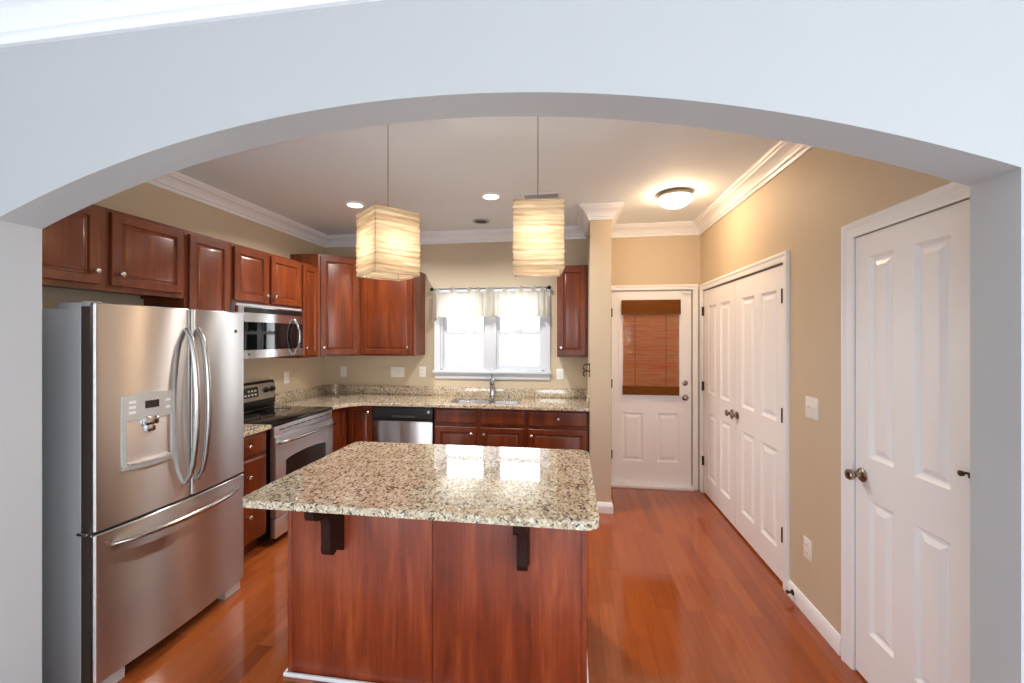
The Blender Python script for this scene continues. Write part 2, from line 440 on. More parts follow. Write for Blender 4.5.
# ------------------------------------------------------------------ casings (flat profile with a raised outer bead)
def casing(name, root, u0, u1, z1, w, sides=('l', 'r'), d=0.0):
    """door casing around the opening u0..u1, 0..z1 with face width w"""
    prof = [(0, 0), (0, -.010), (.006, -.012), (w * .55, -.014), (w * .7, -.019), (w - .006, -.020), (w, -.016), (w, 0)]
    mb = MB(root)
    path = []
    if 'l' in sides: path += [(u0, 0, -1, 0), (u0, z1, -1, 1)]
    else: path += [(u0, z1, 0, 1)]
    if 'r' in sides: path += [(u1, z1, 1, 1), (u1, 0, 1, 0)]
    else: path += [(u1, z1, 0, 1)]
    mb.loft([[(u + nu * a, d + b, z + nz * a) for a, b in prof] for u, z, nu, nz in path])
    return struct(name, mb, 'trim', root, smooth=12)

MOULD = [(0, 0), (.004, .005), (.016, .012), (.019, .013), (.028, .013), (.031, .010), (.052, .002)]
def round_knob(mb, u, z, d, out, r=.026):
    """door knob with rosette, sticking out towards -d"""
    mb.lathe([(0, 0), (.031, 0), (.032, .006), (.026, .012), (.012, .015), (.010, out * .45), (.016, out * .55), (r, out * .72), (r * 1.04, out * .86), (r * .85, out * .96), (r * .4, out)], (u, d, z), '-Y', 20)
    return mb
def hinge(root, u, z, d, parent):
    mb = MB(root); mb.box(u - .012, u + .012, d - .003, d, z - .044, z + .044, .001)
    mb.lathe([(0, -.046), (.0075, -.046), (.0075, .046), (0, .046)], (u, d - .013, z), 'Z', 10); mb.box(u - .003, u + .003, d - .013, d, z - .044, z + .044)
    return obj('hinge', mb, 'bronze', parent)

# back door with half lite ---------------------------------------------------------------
r = struct_root('door_1', (.437, YB, 0), BACK)
o = r.location.x
mb = MB(r)
L0, L1 = .545 - o, 1.135 - o
us = (0, .806)
mb.slab(0, .806, .032, 2.055, .012, .052, [(.544 - o, .758 - o, .265, .775), (.899 - o, 1.118 - o, .265, .775), (L0, L1, .965, 1.965)], MOULD)
# (the lite is a moulded opening closed by its pane)
obj('door_slab', mb, 'door', r, smooth=9)
mb = MB(r)
mb.solid([[(L0 - .03, .935), (L1 + .03, .935), (L1 + .03, 1.995), (L0 - .03, 1.995)], [(L0 + .012, .977), (L1 - .012, .977), (L1 - .012, 1.953), (L0 + .012, 1.953)]], .002, .013, 'UZ')
obj('lite_frame', mb, 'trim', r)
mb = MB(r); mb.box(L0 + .012, L1 - .012, .009, .0125, .977, 1.953)
obj('lite_pane', mb, 'pane', r)
casing('trim_20', r, -.008, .814, 2.062, .052)
mb = MB(r); mb.box(-.012, .818, -.06, .14, 0, .03, .004); obj('threshold', mb, 'trim', r)
mb = MB(r); mb.box(-.0115, .012, .0525, .12, .03, 2.0645); mb.box(.794, .8175, .0525, .12, .03, 2.0645); mb.box(.012, .794, .0525, .12, 2.035, 2.0645); obj('door_stop_strip', mb, 'trim', r)
round_knob(MB(r), 0, 0, 0, .06)
obj('knob', round_knob(MB(r), .740, .946, .012, .058), 'antique', r)
mb = MB(r).lathe([(0, 0), (.03, 0), (.03, .008), (.022, .014), (.008, .016), (.007, .03), (0, .03)], (.740, .012, 1.096), '-Y', 20); obj('deadbolt', mb, 'antique', r)
for z in (.33, 1.08, 1.83): hinge(r, -.002, z, .012, r)
mb = MB().box(.437 + .715, .437 + .80, YB - .022, YB + .010, 2.022, 2.044, .003)
tag(obj('alarm_sensor', mb, 'white_plastic'), 'small white alarm contact at the top corner of the back door', 'alarm sensor')

# bamboo blind on the back door
t = thing('roman_blind', 'woven brown bamboo roman blind covering the glass of the white back door', 'blind', (.544, YB, .965), BACK)
mb = MB(t)
random.seed(3)
for i in range(92):
    z = 1.05 + i * .0082
    dd = -.020 + random.uniform(-.0015, .0015)
    mb.box(.008, .566, dd, dd + .003, z, z + .0066 + random.uniform(-.002, .0006))
obj('slat_panel', mb, 'bamboo', t)
mb = MB(t)
for i in range(18): mb.box(-.006, .582, -.040 + .0012 * (i % 2), -.034 + .0012 * (i % 2), 1.806 + i * .0083, 1.8135 + i * .0083)
mb.box(-.006, .582, -.036, -.002, 1.945, 1.957)
mb.box(-.006, -.002, -.036, -.003, 1.806, 1.945); mb.box(.578, .582, -.036, -.003, 1.806, 1.945)
obj('valance', mb, 'bamboo_dark', t)
mb = MB(t)
for i in range(11): mb.box(.004, .570, -.032 + .0015 * (i % 2), -.018 + .0015 * (i % 2), .968 + i * .0083, .9755 + i * .0083)
obj('hem_fold', mb, 'bamboo_dark', t)
for u in (.13, .44):
    mb = MB(t); mb.tube([(u, -.024, 1.82), (u, -.024, 1.05)], .0018, 6); obj('cord', mb, 'bamboo_dark', t)

# closet double doors on the right wall -----------------------------------------------------
def u_of(root, y): return root.location.y - y
r = struct_root('door_2', (XR, 4.295, 0), RIGHT)   # far leaf
mb = MB(r)
w = .767
mb.slab(0, w, .018, 2.03, .004, .039, [(.115, .337, 1.025, 1.875), (.440, .662, 1.025, 1.875), (.115, .337, .20, .838), (.440, .662, .20, .838)], MOULD)
obj('door_slab', mb, 'door', r, smooth=9)
obj('knob', round_knob(MB(r), w - .052, .94, .004, .055), 'antique', r)
for z in (.33, 1.08, 1.83): hinge(r, -.002, z, .003, r)
r2 = struct_root('door_3', (XR, 3.522, 0), RIGHT)  # near leaf
mb = MB(r2)
mb.slab(0, w, .018, 2.03, .004, .039, [(.120, .342, 1.025, 1.878), (.445, .667, 1.025, 1.878), (.120, .342, .20, .838), (.445, .667, .20, .838)], MOULD)
obj('door_slab', mb, 'door', r2, smooth=9)
obj('knob', round_knob(MB(r2), .048, .94, .004, .055), 'antique', r2)
for z in (.33, 1.08, 1.83): hinge(r2, w + .002, z, .003, r2)
rc = struct_root('trim_21', (XR, 4.30, 0), RIGHT)
casing('casing', rc, 0, 1.551, 2.042, .062)

# pantry door next to the arch ----------------------------------------------------------------
r = struct_root('door_4', (XR, 2.1155, 0), RIGHT)
w = .582
mb = MB(r)
mb.slab(0, w, .012, 2.037, .002, .039, [(.085, .226, 1.03, 1.935), (.326, .480, 1.03, 1.935), (.085, .226, .235, .842), (.326, .480, .235, .842)], [(0, 0), (.004, .005), (.013, .012), (.017, .013), (.024, .013), (.027, .010), (.046, .002)])
obj('door_slab', mb, 'door', r, smooth=9)
mb = round_knob(MB(r), .046, .938, .004, .068, .024)
obj('knob', mb, 'antique', r)
for z in (.33, 1.08, 1.83): hinge(r, w - .002, z, .003, r)
mb = MB(r)
mb.tube([(w - .002, -.008, 1.114), (w - .020, -.014, 1.117), (w - .036, -.020, 1.114)], .0045, 8)
mb.lathe([(0, 0), (.009, 0), (.010, .008), (0, .011)], (w - .038, -.014, 1.111), '-Y', 12)
mb.tube([(w - .014, -.014, 1.117), (w - .020, -.008, 1.104), (w - .022, -.001, 1.100)], .0045, 8)
obj('hinge_stop', mb, 'bronze', r)
rc = struct_root('trim_22', (XR, 2.118, 0), RIGHT)
casing('casing', rc, 0, .590, 2.042, .070)
mb = MB(); mb.lathe([(0, 0), (.016, 0), (.015, .006), (.006, .010), (.006, .024), (.010, .026), (.010, .036), (0, .037)], (XR - .016, 2.62, .052), 'X', 14)
for v in mb.bm.verts: v.co.x = 2 * (XR - .016) - v.co.x
tag(obj('door_stop', mb, 'bronze'), 'little dark door stop screwed into the white baseboard', 'door stop')

# ------------------------------------------------------------------ kitchen window
r = struct_root('window_1', (WX0, YB, WZ0), BACK)
wo = WX0
mb = MB(r); ww = WX1 - WX0
mb.solid([[(-.07, 1.195), (ww + .07, 1.195), (ww + .07, 2.12), (-.07, 2.12)], [(0, 1.20), (ww, 1.20), (ww, 2.05), (0, 2.05)]], -.018, 0, 'UZ')
mb.box(.505, .635, -.004, .09, 1.20, 2.05, .003)          # centre mullion post
mb.box(0, .02, 0, .10, 1.20, 2.05); mb.box(ww - .02, ww, 0, .10, 1.20, 2.05); mb.box(0, ww, 0, .10, 2.03, 2.05); mb.box(0, ww, .0, .10, 1.20, 1.214)
obj('window_frame', mb, 'shaded_vinyl', r)
mb = MB(r); mb.box(-.085, ww + .085, -.045, .05, 1.172, 1.198, .005); obj('window_sill', mb, 'shaded_vinyl', r)
mb = MB(r); mb.box(-.065, ww + .065, -.016, 0, 1.105, 1.172, .004); obj('window_apron', mb, 'shaded_vinyl', r)
for (a, b) in ((.02, .505), (.635, ww - .02)):
    for nm, z0, z1, d0 in (('sash', 1.214, 1.642, .035), ('sash', 1.600, 2.03, .066)):
        mb = MB(r)
        mb.solid([[(a, z0), (b, z0), (b, z1), (a, z1)], [(a + .034, z0 + .042), (b - .034, z0 + .042), (b - .034, z1 - .034), (a + .034, z1 - .034)]], d0, d0 + .028, 'UZ')
        sash = obj(nm, mb, 'shaded_vinyl', r)
        mb = MB(r); mb.box(a + .034, b - .034, d0 + .012, d0 + .016, z0 + .042, z1 - .034); obj('pane', mb, 'pane', sash)
        if z0 < 1.3:
            mb = MB(r); mb.box((a + b) / 2 - .03, (a + b) / 2 + .03, d0 - .006, d0 + .012, z1, z1 + .012, .003); obj('sash_lock', mb, 'white_plastic', sash)

t = thing('curtain_rod', 'thin black curtain rod with ball finials above the kitchen window', 'curtain rod', (-.872, 4.31, 2.10))
mb = MB(t, True); mb.tube([(-1.50, 4.31, 2.10), (-.235, 4.31, 2.10)], .008, 10); obj('rod', mb, 'grey_iron', t)
for x in (-1.515, -.22):
    mb = MB(t, True); mb.lathe([(0, -.022), (.012, -.018), (.021, -.004), (.021, .006), (.012, .018), (0, .022)], (x, 4.31, 2.10), 'X', 14); obj('finial', mb, 'dark_iron', t)
for x in (-1.485, -.250):
    mb = MB(t, True); mb.tube([(x, 4.31, 2.095), (x, 4.36, 2.09), (x, YB, 2.09)], .006, 8); obj('bracket', mb, 'dark_iron', t)

def valance(name, label, x0, x1, tabs, folds, drop):
    t = thing(name, label, 'curtain', ((x0 + x1) / 2, 4.31, 1.75), 0, 'tab top valance halves at the kitchen window')
    n, rows = 90, 9; grid = []
    def depth(s_, v):
        d = .006 * math.sin(s_ * 46) * (0.3 + v)
        for c, wd, am in folds: d += am * math.exp(-((s_ - c) / wd) ** 2) * math.sin((s_ - c) / wd * 5.0) * (.35 + v)
        return d
    for j in range(rows + 1):
        v = j / rows; row = []
        for i in range(n + 1):
            s_ = i / n; x = x0 + (x1 - x0) * s_
            ds = min(abs(x - tx) for tx in tabs)
            top = 2.066 - .022 * min(1, (ds / .09) ** 1.5)
            bot = drop(s_)
            row.append((x, 4.302 - .012 * v + depth(s_, v), top + (bot - top) * v))
        grid.append(row)
    mb = MB(t, True)
    F_ = [[mb.v(p) for p in rw] for rw in grid]; B_ = [[mb.v((p[0], p[1] + .0015, p[2])) for p in rw] for rw in grid]
    for G, fl in ((F_, 1), (B_, 0)):
        for j in range(rows):
            for i in range(n):
                q = [G[j][i], G[j][i + 1], G[j + 1][i + 1], G[j + 1][i]]; mb.f(q if fl else q[::-1])
    ring = lambda G: G[0] + [rw[-1] for rw in G[1:]] + G[-1][-2::-1] + [rw[0] for rw in G[-2:0:-1]]
    a, b = ring(F_), ring(B_)
    for i in range(len(a)):
        j = (i + 1) % len(a); mb.f([a[i], a[j], b[j], b[i]])
    obj('fabric', mb, 'cloth', t, smooth=70)
    mb = MB(t, True)
    pts = grid[-1]
    mb.tube([(p[0], p[1] - .002, p[2] + .008) for p in pts[::2]], .0035, 6); obj('hem', mb, 'cloth', t)
    for tx in tabs:
        mb = MB(t, True); lp = []
        for k in range(15):
            a = -PI * .5 + (k / 14) * PI * 1.55
            lp.append((4.31 - .013 * math.cos(a - PI * .5 + .4), 2.10 + .013 * math.sin(a - PI * .5 + .4)))
        prof = [(4.2965, 2.055), (4.2965, 2.100), (4.301, 2.110), (4.310, 2.114), (4.319, 2.110), (4.323, 2.100), (4.306, 2.055)]
        loop_o = prof; loop_i = [(4.299, 2.055), (4.299, 2.099), (4.303, 2.107), (4.310, 2.110), (4.317, 2.107), (4.3205, 2.100), (4.3035, 2.055)]
        mb.loft([[(tx - .019, *p) for p in loop_o + loop_i[::-1]], [(tx + .019, *p) for p in loop_o + loop_i[::-1]]])
        obj('tab', mb, 'cloth', t)
    return t
def drop_l(s_): return 1.782 - .035 * math.exp(-(s_ / .06) ** 2) + .008 * math.sin(s_ * 9)
def drop_r(s_): return 1.784 - .012 * math.exp(-((1 - s_) / .12) ** 2) + .008 * math.sin(s_ * 8 + 1)
valance('valance', 'sheer white tab-top valance hanging over the half of the window nearer the oven', -1.49, -.862, [-1.45, -1.28, -1.09, -.985, -.885], [(.02, .06, .03), (.82, .09, .035)], drop_l)
valance('valance', 'sheer white tab-top valance with a bunched end near the small wall cabinet', -.858, -.235, [-.838, -.70, -.52, -.385, -.290], [(.06, .07, .03), (.90, .09, .04)], drop_r)

# ------------------------------------------------------------------ cabinets
DOORP = [(0, 0), (0, -.015), (.003, -.0185), (.047, -.0185), (.050, -.013), (.053, -.0085), (.059, -.008), (.074, -.0155), (.076, -.016)]
def cab_knob(root, u, z, d, parent, r=.0155):
    mb = MB(root); mb.lathe([(0, 0), (.009, 0), (.0075, .004), (.006, .014), (.010, .018), (r, .023), (r, .028), (r * .7, .033), (0, .034)], (u, d, z), '-Y', 16)
    return obj('knob', mb, 'nickel', parent)
def cab_door(root, u0, u1, z0, z1, knob=None, name='door', mat='cherry'):
    mb = MB(root); mb.panel(u0, u1, z0, z1, [(i, d - .0015) for i, d in DOORP]); mb.f([mb.v(p) for p in ((u0, -.0015, z0), (u0, -.0015, z1), (u1, -.0015, z1), (u1, -.0015, z0))])
    d = obj(name, mb, mat, root, smooth=20)
    if knob: cab_knob(root, knob[0], knob[1], -.020, d)
    return d
def cab_drawer(root, u0, u1, z0, z1, knob=None, name='drawer', mat='cherry'):
    mb = MB(root); mb.panel(u0, u1, z0, z1, [(0, -.0015), (0, -.013), (.010, -.0195), (.016, -.020)]); mb.f([mb.v(p) for p in ((u0, -.0015, z0), (u0, -.0015, z1), (u1, -.0015, z1), (u1, -.0015, z0))])
    d = obj(name, mb, mat, root, smooth=20)
    if knob: cab_knob(root, knob[0], knob[1], -.0215, d)
    return d
UG = 'cherry wall cabinets'
def upper(label, loc, rz, w, z0, z1, depth, doors, mat='cherry'):
    t = thing('wall_cabinet', label, 'cabinet', (loc[0], loc[1], z0), rz, UG)
    mb = MB(t)
    # carcass with face frame and a recessed underside
    mb.box(.0015, w - .0015, 0, depth - .003, z0 + .02, z1)
    mb.box(.0015, w - .0015, 0, .019, z0, z0 + .0205); mb.box(.0015, .019, .018, depth - .003, z0, z0 + .0205); mb.box(w - .019, w - .0015, .018, depth - .003, z0, z0 + .0205)
    obj('carcass', mb, mat, t)
    for d in doors: cab_door(t, *d, mat=mat)
    return t
LF = -2.535; LD = LF - XL
upper('short wide two-door wall cabinet mounted above the refrigerator', (LF, 1.395), LEFT, .95, 1.828, 2.286, LD,
      [(.022, .452, 1.858, 2.265, (.425, 1.927)), (.510, .934, 1.858, 2.265, (.548, 1.927))])
upper('narrow single-door wall cabinet between the refrigerator cabinet and the microwave', (LF, 2.345), LEFT, .37, 1.372, 2.286, LD,
      [(.026, .346, 1.39, 2.262, (.060, 1.46))])
upper('short two-door wall cabinet directly above the microwave', (LF, 2.715), LEFT, .80, 1.836, 2.286, LD,
      [(.022, .360, 1.858, 2.262, (.335, 1.915)), (.404, .778, 1.858, 2.262, (.432, 1.915))])
upper('slim wall cabinet squeezed between the microwave and the tall corner cabinet', (LF, 3.515), LEFT, .27, 1.372, 2.286, LD,
      [(.022, .250, 1.39, 2.262, (.044, 1.467))])
# tall diagonal corner cabinet
t = thing('wall_cabinet', 'tallest wall cabinet, set diagonally across the corner of the kitchen', 'cabinet', (LF, 3.786, 1.372), PI / 4, UG)
mb = MB(t, True)
mb.solid([[(XL + .003, 3.788), (LF, 3.788), (-2.244, 4.077), (-2.244, YB - .003), (XL + .003, YB - .003)]], 1.372, 2.42)
obj('carcass', mb, 'cherry', t)
cab_door(t, .024, .388, 1.39, 2.395, (.052, 1.467))
BF = 4.076
upper('single-door wall cabinet between the tall corner cabinet and the window', (-2.242, BF), BACK, .622, 1.372, 2.286, YB - BF,
      [(.026, .600, 1.39, 2.262, (.552, 1.463))])
upper('small dark single-door wall cabinet beside the white stub wall, away from the others', (-.130, BF), BACK, .308, 1.372, 2.286, YB - BF,
      [(.016, .284, 1.39, 2.262, (.042, 1.467))])

BG = 'cherry base cabinets'
BX, BY = -2.26, 3.85
def base_body(t, w, depth, mat='cherry'):
    mb = MB(t); mb.box(.0015, w - .0015, 0, depth - .003, .10, .8825); obj('carcass', mb, mat, t)
    mb = MB(t); mb.box(.0015, w - .0015, .075, depth - .003, 0, .10); obj('toe_kick', mb, 'cherry_dark', t)
t = thing('base_cabinet', 'three-drawer cherry base cabinet between the refrigerator and the oven', 'cabinet', (BX, 2.34, 0), LEFT, BG)
base_body(t, .408, BX - XL)
cab_drawer(t, .02, .388, .724, .868, (.204, .799)); cab_drawer(t, .02, .388, .432, .700, (.204, .585)); cab_drawer(t, .02, .388, .115, .408, (.204, .305))
t = thing('base_cabinet', 'corner base cabinet turning between the oven and the dishwasher', 'cabinet', (BX, BY, 0), BACK, BG)
mb = MB(t, True); mb.solid([[(XL + .003, 3.508), (BX, 3.508), (BX, BY), (-1.962, BY), (-1.962, YB - .003), (XL + .003, YB - .003)]], .10, .8825); obj('carcass', mb, 'cherry', t)
mb = MB(t, True); mb.solid([[(XL + .003, 3.508), (BX - .075, 3.508), (BX - .075, BY + .075), (-1.962, BY + .075), (-1.962, YB - .003), (XL + .003, YB - .003)]], 0, .10); obj('toe_kick', mb, 'cherry_dark', t)
cab_door(t, .028, .288, .115, .868, (.252, .812))
mb = MB(t, True); mb.panel(0, 1, 0, 1, [(0, 0)]) if False else None
mb.M = mb.M @ Matrix.Translation((BX, 3.52, 0)) @ Matrix.Rotation(LEFT, 4, 'Z')
mb.panel(.012, .30, .115, .868, [(i, d - .0015) for i, d in DOORP]); obj('door', mb, 'cherry', t, smooth=20)
t = thing('base_cabinet', 'two-door base cabinet with false drawer fronts under the sink', 'cabinet', (-1.328, BY, 0), BACK, BG)
sd_ = YB - BY - .003
mb = MB(t); mb.solid([[(.0015, 0), (.9125, 0), (.9125, sd_), (.0015, sd_)], [(.018, .02), (.896, .02), (.896, sd_ - .012), (.018, sd_ - .012)]], .10, .8825); mb.box(.018, .896, .02, sd_ - .012, .10, .118); obj('carcass', mb, 'cherry', t)
mb = MB(t); mb.box(.0015, .9125, .075, sd_, 0, .10); obj('toe_kick', mb, 'cherry_dark', t)
cab_drawer(t, .016, .428, .728, .868, None, 'false_front'); cab_drawer(t, .468, .892, .728, .868, None, 'false_front')
cab_door(t, .016, .428, .115, .694, (.384, .630)); cab_door(t, .468, .892, .115, .694, (.506, .630))
t = thing('base_cabinet', 'base cabinet with one drawer over one door against the stub wall', 'cabinet', (-.413, BY, 0), BACK, BG)
base_body(t, .59, YB - BY)
cab_drawer(t, .020, .575, .728, .868, (.304, .798)); cab_door(t, .020, .575, .115, .694, (.052, .632))

# worktops -----------------------------------------------------------------------------------
t = thing('worktop', 'L-shaped speckled granite worktop running from the oven past the sink', 'worktop', (-1.3, 4.1, .884))
arc = [(-1.97 + .25 * math.cos(a), 3.556 + .25 * math.sin(a)) for a in [PI - PI / 2 * k / 10 for k in range(11)]]
hole = rrect(-1.222, -.498, 3.915, 4.285, .05)
outl = [(XL, 3.508), (-2.22, 3.508)] + arc + [(SX0, 3.806), (SX0, YB), (XL, YB)]
mb = MB(t, True); mb.solid([outl, hole], .884, .914, cham=.004); obj('slab', mb, 'granite', t, smooth=30)
mb = MB(t, True); mb.box(XL + .02, SX0, YB - .020, YB, .914, 1.016, .003); obj('backsplash', mb, 'granite', t)
mb = MB(t, True); mb.box(XL, XL + .020, 3.508, YB, .914, 1.016, .003); obj('backsplash', mb, 'granite', t)
mb = MB(t, True); mb.box(SX0 - .020, SX0, 3.82, YB - .02, .914, 1.016, .003); obj('backsplash', mb, 'granite', t)
t = thing('worktop', 'short granite worktop on the drawer cabinet between refrigerator and oven', 'worktop', (-2.5, 2.55, .884))
mb = MB(t, True); mb.solid([[(XL, 2.338), (-2.22, 2.338), (-2.22, 2.748), (XL, 2.748)]], .884, .914, cham=.004); obj('slab', mb, 'granite', t)
mb = MB(t, True); mb.box(XL, XL + .020, 2.338, 2.748, .914, 1.016, .003); obj('backsplash', mb, 'granite', t)

# sink ----------------------------------------------------------------------------------------
t = thing('sink', 'stainless double-bowl sink set under the granite below the window', 'sink', (-.86, 4.10, .70))
for x0, x1 in ((-1.215, -.845), (-.820, -.505)):
    mb = MB(t, True)
    A = rrect(x0, x1, 3.922, 4.278, .055); B = rrect(x0 + .015, x1 - .015, 3.937, 4.263, .05); D = rrect(x0 + .04, x1 - .04, 3.96, 4.24, .04)
    A2 = rrect(x0 - .010, x1 + .010, 3.912, 4.288, .06)
    mb.loft([[(*p, .8835) for p in A2], [(*p, .8835) for p in A], [(*p, .74) for p in B], [(*p, .715) for p in D]], cap0=False)
    mb.loft([[(*p, .8825) for p in A2], [(p[0], p[1], .735) for p in A2], [(*p, .7125) for p in D]], cap0=False)
    b = obj('bowl', mb, 'steel_bright', t)
    mb = MB(t, True); mb.lathe([(0, 0), (.045, 0), (.045, .004), (.03, .006), (.02, .002), (0, .002)], ((x0 + x1) / 2, 4.10, .7155), 'Z', 20); obj('drain', mb, 'chrome', b)
t = thing('faucet', 'chrome pull-out faucet standing behind the sink', 'faucet', (-.835, 4.325, .914))
mb = MB(t, True); mb.lathe([(0, 0), (.038, 0), (.038, .008), (.032, .016), (.029, .030), (.028, .13), (.030, .15), (.024, .175), (0, .18)], (-.835, 4.325, .9145), 'Z', 20); obj('body', mb, 'chrome', t)
mb = MB(t, True); mb.tube([(-.835, 4.318, 1.05), (-.828, 4.28, 1.10), (-.818, 4.22, 1.118), (-.808, 4.165, 1.100), (-.805, 4.15, 1.078)], [.020, .022, .024, .027, .025], 14); obj('spout', mb, 'chrome', t)
mb = MB(t, True); mb.tube([(-.835, 4.328, 1.09), (-.84, 4.335, 1.13), (-.85, 4.34, 1.165)], [.010, .009, .007], 10); obj('lever', mb, 'chrome', t)
t = thing('soap_dispenser', 'little chrome soap dispenser pump right of the faucet', 'soap dispenser', (-.655, 4.325, .914))
mb = MB(t, True); mb.lathe([(0, 0), (.020, 0), (.020, .006), (.011, .010), (.010, .045), (.013, .048), (.013, .062), (0, .064)], (-.655, 4.325, .9145), 'Z', 16); obj('base', mb, 'chrome', t)
mb = MB(t, True); mb.tube([(-.655, 4.325, .972), (-.655, 4.30, .980), (-.655, 4.275, .972)], .006, 8); obj('spout', mb, 'chrome', t)

# dishwasher ----------------------------------------------------------------------------------
t = thing('dishwasher', 'stainless dishwasher with black control strip left of the sink cabinet', 'dishwasher', (-1.955, BY, 0), BACK)
mb = MB(t); mb.box(.004, .620, .002, .50, .10, .868); obj('body', mb, 'black', t)
mb = MB(t); mb.box(.004, .620, -.030, .001, .115, .735, .004); obj('door', mb, 'steel', t)
mb = MB(t); mb.solid([[(-.034, .740), (-.040, .775), (-.030, .868), (.001, .868), (.001, .740)]], .004, .620, 'YZ'); pn = obj('control_panel', mb, 'black', t)
mb = MB(t); mb.box(.20, .44, -.0405, -.036, .770, .792, .002); obj('pocket_handle', mb, 'slot', pn)
mb = MB(t); mb.lathe([(0, 0), (.013, 0), (.013, .004), (0, .005)], (.578, -.034, .832), '-Y', 16); obj('badge', mb, 'silver_plastic', pn)
mb = MB(t); mb.box(.03, .60, .06, .08, 0, .11); obj('toe_plate', mb, 'black', t)

# ------------------------------------------------------------------ range
RX = -2.205
t = thing('range', 'stainless electric range with black glass cooktop beneath the microwave', 'range', (RX, 2.755, 0), LEFT)
rw = .748
mb = MB(t); mb.box(.003, rw - .003, .035, RX - XL - .02, .03, .895); obj('body', mb, 'black', t)
mb = MB(t); mb.box(0, rw, -.012, .56, .896, .918, .006); obj('cooktop', mb, 'black_glass', t)
for (u, d, rr) in ((.20, .14, .10), (.55, .14, .085), (.20, .40, .085), (.55, .40, .10)):
    mb = MB(t); ci = lambda r_, z: [(u + r_ * math.cos(2 * PI * k / 32), d + r_ * math.sin(2 * PI * k / 32), z) for k in range(32)]
    mb.loft([ci(rr, .9181), ci(rr, .9185), ci(rr - .004, .9185), ci(rr - .004, .9181)], cap0=False, cap1=False); obj('burner_ring', mb, 'slot', t)
mb = MB(t); mb.box(.004, rw - .004, -.004, .034, .820, .894, .003); fr = obj('rail', mb, 'range_steel', t)
mb = MB(t)
for k in range(8): mb.box(.05 + k * .083, .118 + k * .083, -.0052, -.003, .858, .866)
obj('vent_slot', mb, 'slot', fr)
mb = MB(t)
wz = [(.115, .36)] + [(.635, .36)] + [(.635 - .52 * k / 16, .615 + .025 * math.sin(PI * k / 16) ** .6) for k in range(17)]
wz2 = [(.135, .38), (.615, .38)] + [(.615 - .48 * k / 16, .600 + .022 * math.sin(PI * k / 16) ** .6) for k in range(17)]
mb.solid([[(.004, .205), (rw - .004, .205), (rw - .004, .815), (.004, .815)], wz], -.012, .034, 'UZ')
dr = obj('oven_door', mb, 'range_steel', t)
mb = MB(t); mb.solid([wz], -.009, .03, 'UZ'); obj('oven_window', mb, 'black_glass', dr)
mb = MB(t)
mb.tube([(.035, -.010, .765), (.035, -.040, .770), (.05, -.055, .772), (.12, -.062, .773), (rw / 2, -.068, .774), (rw - .12, -.062, .773), (rw - .05, -.055, .772), (rw - .035, -.040, .770), (rw - .035, -.010, .765)], .013, 12)
obj('handle', mb, 'handle', dr)
mb = MB(t); mb.box(.004, rw - .004, -.010, .034, .05, .195, .004); sd = obj('storage_drawer', mb, 'range_steel', t)
mb = MB(t); mb.box(.13, rw - .13, -.026, -.009, .165, .183, .004); mb.box(.13, rw - .13, -.026, -.021, .150, .168, .002); obj('drawer_pull', mb, 'handle', sd)
# backguard
bd = RX - (-2.80)          # depth of its face
mb = MB(t); mb.solid([[(bd, .918), (bd - .012, .99), (bd + .002, 1.15), (bd + .012, 1.165), (bd + .035, 1.165), (bd + .035, .918)]], .0, rw, 'YZ'); bgd = obj('backguard', mb, 'black', t)
mb = MB(t)
fp = lambda u, z, o=0: (u, bd - .012 + (z - .99) * .0875 - .002 - o, z)
mb.loft([[fp(.014, 1.003), fp(rw - .02, 1.003), fp(rw - .012, 1.02), fp(rw - .016, 1.135), fp(rw - .03, 1.146), fp(.03, 1.146), fp(.014, 1.13)],
         [fp(.014, 1.003, .004), fp(rw - .02, 1.003, .004), fp(rw - .012, 1.02, .004), fp(rw - .016, 1.135, .004), fp(rw - .03, 1.146, .004), fp(.03, 1.146, .004), fp(.014, 1.13, .004)]])
obj('control_plate', mb, 'steel', bgd)
mb = MB(t); mb.loft([[fp(.20, 1.035, .004), fp(.535, 1.035, .004), fp(.535, 1.125, .004), fp(.20, 1.125, .004)], [fp(.20, 1.035, .0055), fp(.535, 1.035, .0055), fp(.535, 1.125, .0055), fp(.20, 1.125, .0055)]]); dp = obj('clock_display', mb, 'black_glass', bgd)
for k in range(8):
    for j in range(2):
        u = .225 + k * .038; z = 1.05 + j * .034
        if 2 <= k <= 4 and j == 1: continue
        mb = MB(t); mb.loft([[fp(u, z, .0055), fp(u + .022, z, .0055), fp(u + .022, z + .014, .0055), fp(u, z + .014, .0055)], [fp(u, z, .0062), fp(u + .022, z, .0062), fp(u + .022, z + .014, .0062), fp(u, z + .014, .0062)]]); obj('touch_key', mb, 'button', dp)
for u in (.085, .165, .625, .705):
    mb = MB(t); mb.lathe([(0, 0), (.026, 0), (.026, .006), (.021, .010), (.019, .026), (0, .028)], fp(u, 1.085, .003), '-Y', 18); mb.box(u - .004, u + .004, fp(u, 1.085)[1] - .036, fp(u, 1.085)[1] - .028, 1.067, 1.103, .002); obj('control_knob', mb, 'black', bgd)

